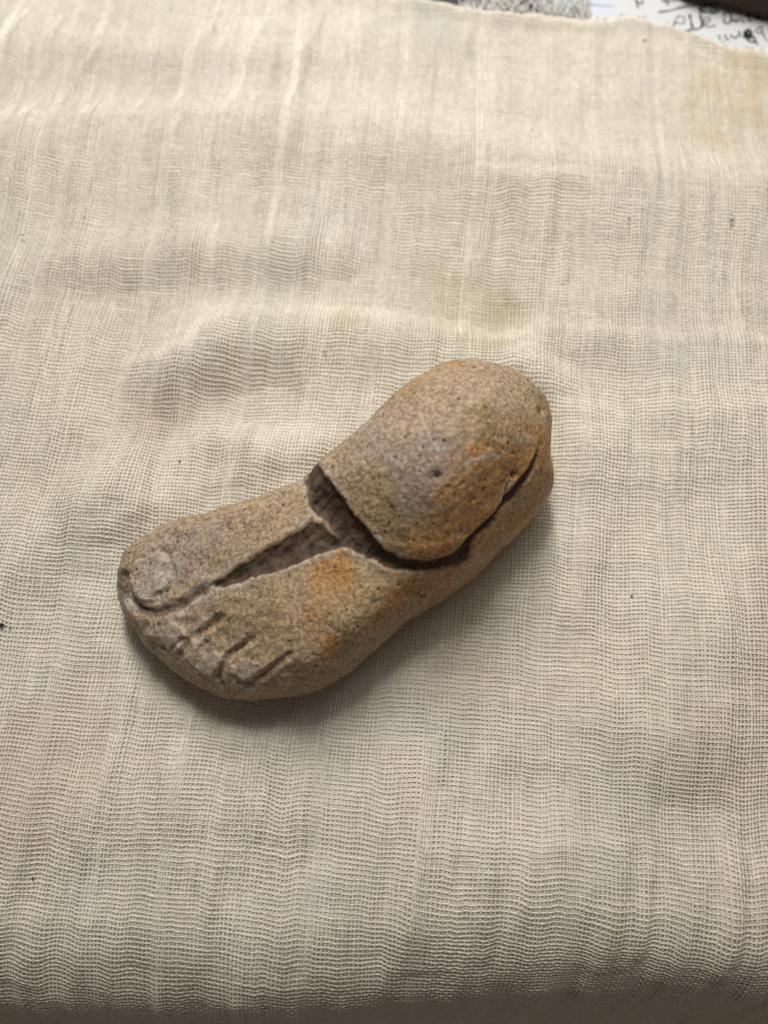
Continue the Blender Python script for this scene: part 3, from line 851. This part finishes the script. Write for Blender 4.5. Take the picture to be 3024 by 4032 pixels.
# ---- colour masks that belong to the stone: iron staining, dark cut floors, chalky bruises
def blob(c, r, ang=0.0, asp=1.0):
    du, dv = u - c[0], v - c[1]
    a = du * math.cos(ang) + dv * math.sin(ang); b = -du * math.sin(ang) + dv * math.cos(ang)
    return np.exp(-0.5 * ((a / r) ** 2 + (b / (r * asp)) ** 2))
al = V[:, 0] * ax_[0] + V[:, 1] * ax_[1]; ac = -V[:, 0] * ax_[1] + V[:, 1] * ax_[0]
warp_n = fbm(al / 9.0, ac / 3.6, V[:, 2] / 5.5, seed=121, n=5)
org = np.zeros(len(V))
for c, r, an, asp, kk in (
        (r2([(1000, 1060)])[0], 85, -0.7, 0.9, 1.3), (r2([(850, 1110)])[0], 110, -0.2, 0.5, 1.0), (r2([(1150, 700)])[0], 130, -0.45, 0.55, 1.2),
        (r2([(1190, 570)])[0], 80, 0.0, 0.35, 0.9), (r2([(980, 850)])[0], 150, -0.9, 0.45, 1.0), (r2([(1320, 600)])[0], 60, -1.2, 0.6, 0.9),
        (r2([(1370, 820)])[0], 80, -1.0, 0.45, 1.1), (r2([(1440, 640)])[0], 90, -1.5, 0.3, 0.8), (r2([(720, 190)])[0], 90, -0.75, 0.28, 0.9),
        (r1([(1400, 780)])[0], 95, 1.2, 0.5, 0.7), (r1([(1430, 1140)])[0], 80, 1.2, 0.7, 0.75), (r1([(1560, 760)])[0], 70, 0.9, 0.6, 0.8),
        (r2([(860, 1290)])[0], 110, -0.6, 0.35, 0.9), (r2([(640, 1390)])[0], 120, -0.7, 0.4, 0.7), (r2([(330, 1290)])[0], 60, 1.4, 0.6, 0.5)):
    org += kk * blob(c, r, an, asp)
str_, sp_ = seg_dist(u, v, r2([(1415, 500), (1350, 640), (1230, 790), (1060, 960), (900, 1120)]))
org += 0.7 * np.exp(-0.5 * (str_ / 75) ** 2) * topf
for ln2, wd2, kk2 in ((r2([(960, 100), (800, 150), (640, 240), (520, 340)]), 24, 1.0), (r2([(1460, 480), (1470, 700), (1360, 920), (1150, 1120)]), 45, 0.7),
                      (r2([(1000, 1230), (800, 1330), (620, 1420)]), 50, 0.8), (r1([(1560, 640), (1420, 850), (1400, 1000), (1440, 1200)]), 60, 0.45)):
    d_, _ = seg_dist(u, v, ln2); org += kk2 * np.exp(-0.5 * (d_ / wd2) ** 2)
org = np.clip(1.0 * org * (0.62 + 0.8 * warp_n), 0, 1)
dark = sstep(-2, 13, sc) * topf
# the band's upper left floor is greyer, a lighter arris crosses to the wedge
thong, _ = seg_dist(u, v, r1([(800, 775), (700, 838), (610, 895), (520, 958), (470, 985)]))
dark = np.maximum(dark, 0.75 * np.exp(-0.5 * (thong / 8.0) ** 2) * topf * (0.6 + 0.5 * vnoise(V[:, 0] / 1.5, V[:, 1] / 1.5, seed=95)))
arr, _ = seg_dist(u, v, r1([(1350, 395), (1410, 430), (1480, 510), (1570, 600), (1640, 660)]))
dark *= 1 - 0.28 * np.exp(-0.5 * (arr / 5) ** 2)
dark *= 1 - 0.35 * blob(r2([(190, 730)])[0], 50)
arr, _ = seg_dist(u, v, r1([(1350, 395), (1410, 430), (1480, 510), (1570, 600), (1640, 660)]))
junc = 1 - 0.0 * np.exp(-0.5 * (np.maximum(0, -sb) / 16) ** 2) * np.exp(-0.5 * (np.maximum(0, -sw) / 16) ** 2)
pale = junc * 0.85 * (1 - 0.75 * heelside) * np.exp(-0.5 * ((sc + 8) / 7) ** 2) 
pale += 1.2 * lrim + 0.5 * toez * sstep(0.0, 0.6, warp_n)
pale += (nail_id >= 0) * 0.62
for line, wd, kk in ((r2([(1020, 650), (1060, 635), (1110, 622), (1160, 612), (1215, 618)]), 5, 0.9), (r2([(790, 560), (830, 558), (885, 562)]), 13, 0.95),
                     (r2([(830, 750), (870, 712)]), 5, 0.8), (r2([(790, 850), (900, 760), (1010, 660)]), 22, 0.35), (r2([(885, 900), (915, 895)]), 9, 0.5), (r2([(1200, 800), (1215, 820)]), 8, 0.5)):
    d, p = seg_dist(u, v, line)
    pale += kk * np.exp(-0.5 * ((d + 3 * wob * 0.3) / wd) ** 2)
mark = np.zeros(len(V))
for line, wd, kk in ((r2([(1030, 645), (1065, 633), (1110, 622), (1160, 612), (1215, 618)]), 4.5, 0.9), (r2([(795, 562), (830, 556), (885, 566)]), 10, 1.0), (r2([(835, 748), (870, 712)]), 4.5, 0.9), (r2([(885, 900), (915, 895)]), 7, 0.5)):
    d, p = seg_dist(u, v, line)
    mark = np.maximum(mark, kk * np.exp(-0.5 * ((d + 0.6 * wob) / wd) ** 2))
nl = np.zeros(len(V))
for k_, po in enumerate(nails):
    nl = np.maximum(nl, sstep(-2, 8, signed(u, v, po) + wob) * (0.6 if k_ == 0 else 0.75 if k_ != 4 else 0.25))
mark = np.maximum(mark, nl * np.clip(0.55 + 0.9 * fbm(al / 2.6, ac / 1.1, V[:, 2] / 1.6, seed=141, n=3), 0.05, 1.2))
pale = np.clip(mark + pale * np.clip(0.5 + 0.7 * warp_n + 0.9 * vnoise(V[:, 0] / 0.9, V[:, 1] / 0.9, V[:, 2] / 0.9, seed=133), 0.1, 1.2), 0, 1) * topf
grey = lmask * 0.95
tint = np.stack([org, dark, pale], -1)
mauve = (0.9 * blob(r2([(620, 560)])[0], 210, 0.6, 0.7) + 0.8 * blob(r1([(560, 560)])[0], 150, -0.6, 0.6) + 0.9 * blob(r1([(300, 800)])[0], 110)
         + 0.7 * blob(r1([(400, 1250)])[0], 120, 0.8, 0.8) + 0.5 * blob(r1([(900, 1500)])[0], 130, 0.2, 0.4) + 0.6 * blob(r2([(760, 700)])[0], 120))
mauve = np.clip(mauve * (0.9 + 0.8 * warp_n), 0, 1)
tint2 = np.stack([np.clip(grey, 0, 1), mauve, np.clip(sstep(-0.1, 0.5, fbm(V[:, 0] / 14, V[:, 1] / 14, V[:, 2] / 14, seed=131, n=3)), 0, 1)], -1)

n = NT('carved_stone', 0.72, 0.35)
t1 = n.attr('tint'); t2 = n.attr('tint_b')
big = n.noise(0.10, 4, 0.6)
mid = n.noise(0.7, 5, 0.65)
fin = n.noise(3.2, 4, 0.7)
base = n.mix(n.mr(big, 0.35, 0.65), (0.38, 0.278, 0.145), (0.39, 0.295, 0.18))
base = n.mix(n.mr(t2[2], 0.0, 1.0, 0, 0.75), base, (0.39, 0.30, 0.205))
base = n.mix(n.mr(t2[1], 0.1, 0.9, 0, 0.85), base, (0.36, 0.285, 0.23))
base = n.mix(n.mr(n.noise(0.35, 5, 0.7), 0.42, 0.70, 0, 0.6), base, (0.25, 0.175, 0.095))
base = n.mix(n.mr(mid, 0.42, 0.76, 0, 0.38), base, n.mix(n.mr(fin, 0.36, 0.64), (0.21, 0.14, 0.08), (0.60, 0.49, 0.33)))
base = n.mix(1.0, base, (1.08, 1.065, 1.09), 'MULTIPLY')
spk = n.mr(n.noise(1.5, 4, 0.7), 0.36, 0.64)
spk = n.math('ADD', n.math('MULTIPLY', spk, n.mr(n.noise(0.18, 3), 0.35, 0.65, 0.35, 1.0)), 0.12)
base = n.mix(1.0, base, n.mix(spk, (0.90, 0.89, 0.88), (1.05, 1.05, 1.05)), 'MULTIPLY')
org_n = n.math('MULTIPLY', t1[0], n.mr(n.noise(0.22, 5, 0.65, co=n.stretch((1.4, 0.6, 1), 0.8)), 0.25, 0.60, 0.35, 1.0))
org_n = n.math('MULTIPLY', org_n, n.mr(n.noise(0.8, 5, 0.7, co=n.stretch((1.5, 0.7, 1), 0.8)), 0.30, 0.62, 0.45, 1.1))
base = n.mix(n.mr(org_n, 0.0, 1.0, 0, 0.82), base, n.mix(n.mr(fin, 0.3, 0.7), (0.38, 0.165, 0.035), (0.50, 0.26, 0.075)))
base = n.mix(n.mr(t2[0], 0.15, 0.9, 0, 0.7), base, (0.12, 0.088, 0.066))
base = n.mix(n.mr(n.math('MULTIPLY', t1[2], n.mr(mid, 0.2, 0.6, 0.4, 1.0)), 0.10, 0.7, 0, 0.85), base, (0.43, 0.375, 0.305))
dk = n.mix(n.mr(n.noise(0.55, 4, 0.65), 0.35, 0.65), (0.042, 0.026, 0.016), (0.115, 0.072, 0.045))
base = n.mix(1.0, base, (1.08, 1.065, 1.09), 'MULTIPLY')
spk = n.mr(n.noise(1.5, 3, 0.62), 0.36, 0.64)
base = n.mix(1.0, base, n.mix(spk, (0.70, 0.68, 0.65), (1.22, 1.22, 1.22)), 'MULTIPLY')
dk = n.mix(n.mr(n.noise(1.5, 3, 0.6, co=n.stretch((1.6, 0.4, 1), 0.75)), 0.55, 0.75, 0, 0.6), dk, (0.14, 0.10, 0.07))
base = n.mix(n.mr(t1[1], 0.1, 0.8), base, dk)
vf = n.voro(0.9)
fle = n.math('MULTIPLY', n.mr(vf.outputs['Distance'], 0.40, 0.15), n.mr(vf.outputs['Color'], 0.66, 0.72))
fle = n.math('MULTIPLY', fle, n.math('SUBTRACT', 1.0, t1[1]))
base = n.mix(n.math('MULTIPLY', fle, 0.28), base, (0.56, 0.49, 0.38))
# dark pores and grains
vo = n.voro(0.85); sel = n.noise(0.35, 2, 0.5)
por = n.math('MULTIPLY', n.mr(vo.outputs['Distance'], 0.32, 0.18), n.mr(vo.outputs['Color'], 0.52, 0.60))
por = n.math('MULTIPLY', por, n.mr(sel, 0.42, 0.58))
vo2 = n.voro(2.3)
por2 = n.math('MULTIPLY', n.mr(vo2.outputs['Distance'], 0.42, 0.22), n.mr(vo2.outputs['Color'], 0.45, 0.52))
por2 = n.math('MULTIPLY', por2, n.mr(n.noise(0.22, 3, 0.6), 0.42, 0.60, 0.15, 1.0))
pp = n.math('MAXIMUM', n.math('MULTIPLY', por, 0.8), n.math('MULTIPLY', por2, 0.5))
base = n.mix(pp, base, (0.055, 0.035, 0.022))
hgt = n.math('SUBTRACT', n.math('ADD', n.math('MULTIPLY', mid, 1.0), n.math('MULTIPLY', fin, 0.55)), n.math('MULTIPLY', pp, 0.5))
m_stone = n.out(base, n.bump(hgt, 0.24, 1.0), n.mr(mid, 0.3, 0.7, 0.50, 0.72))

fu = u[Q].mean(1); fv_ = v[Q].mean(1)
fsb = sb[Q].mean(1); fsw = sw[Q].mean(1); ftop = N[Q][:, :, 2].mean(1)
sd = signed(fu, fv_, dome_px) ; Pz = V[Q][:, :, 2].mean(1)
part = np.zeros(len(Q), int)                                      # 0 foot
part[(sd > -6) & (Pz > 10) & (ftop > -0.6)] = 1                   # ankle
part[(fsb > 4) & (ftop > -0.1)] = 2
part[(fsw > 4) & (ftop > -0.1) & (part != 2)] = 3
fn = nail_id[Q].max(1); fnm = (nail_id[Q] >= 0).sum(1) >= 3
part[fnm & (part == 0)] = 10 + fn[fnm & (part == 0)]
stone = thing('stone_foot', 'brown stone carved as a human foot with toenails and rounded ankle, lying on gauze', 'stone carving')
names = {0: 'foot', 1: 'ankle', 2: 'ankle_groove', 3: 'instep_groove'}
labels = {2: 'dark brown carved groove curving round the ankle', 3: 'dark wedge shaped cut between the big toe and the other toes',
          10: 'largest toenail, on the big toe'}
for pid in sorted(set(part.tolist())):
    q = Q[part == pid]
    us = np.unique(q); rm = np.zeros(len(V), np.int64); rm[us] = np.arange(len(us))
    o = mesh_obj(names.get(pid, 'toenail'), P3[us], rm[q], m_stone, stone, normals=NN[us], attrs={'tint': tint[us], 'tint_b': tint2[us]})
    if pid in labels: o['label'] = labels[pid]

# ------------------------------------------------------------------ grit caught in the weave
m_grit = {}
for nm, c in (('black', (0.012, 0.01, 0.01)), ('brown', (0.05, 0.02, 0.012)), ('grey', (0.16, 0.15, 0.12))):
    g_ = NT('grit_' + nm, 0.7); m_grit[nm] = g_.out(g_.mix(g_.noise(4.0), c, tuple(x * 1.8 for x in c)))
import bmesh
def grit(uu, vv, ru, rv, colr, label):
    g = ground(uu, vv); z = float(hmap(np.array([g[0]]), np.array([g[1]]))[0]) + 0.16
    g = ground(uu, vv, z)
    bm = bmesh.new(); bmesh.ops.create_icosphere(bm, subdivisions=2, radius=1)
    rg = random.Random(int(uu * 7 + vv))
    for q in bm.verts:
        k = 1 + rg.uniform(-.3, .3)
        q.co = Vector((q.co.x * ru * k, q.co.y * rv * k, q.co.z * min(ru, rv) * 0.8 * k)) * S
    o = bm_obj('grit_speck', bm, m_grit[colr])
    o.location = Vector((g[0], g[1], z)) * S
    return tag(o, label, 'speck', 'specks of grit on the cloth')
grit(4, 2460, .55, .30, 'black', 'black speck on the cloth at the left edge of the photo, beside the toes')
grit(41, 2476, .18, .14, 'brown', 'tiny brown speck just right of the black one at the left edge')
grit(2475, 3363, .48, .22, 'brown', 'reddish brown speck on the cloth below and right of the stone')
grit(129, 3459, .22, .20, 'brown', 'small brown speck on the cloth in the lower left corner area')
grit(707, 1817, .24, .20, 'black', 'small dark speck on the cloth above the big toe')
grit(1279, 1386, .20, .18, 'black', 'small dark speck on the bright cloth fold above the ankle')
grit(2096, 513, .34, .34, 'grey', 'grey speck on the bright cloth near the far edge, upper right')
grit(2882, 865, .36, .34, 'grey', 'grey speck on the cloth near the right edge of the photo')
grit(2405, 680, .26, .24, 'grey', 'faint grey speck on the cloth between the two larger grey ones')
grit(2477, 861, .22, .2, 'brown', 'faint brown speck level with and left of the right edge grey speck')
grit(2488, 2347, .22, .18, 'black', 'small dark speck on the cloth right of the shadow of the heel')
grit(86, 925, .55, .16, 'grey', 'thin olive scrap on the cloth in the upper left')
grit(2538, 158, .35, .3, 'grey', 'grey speck right by the cloth far edge below the handwriting')
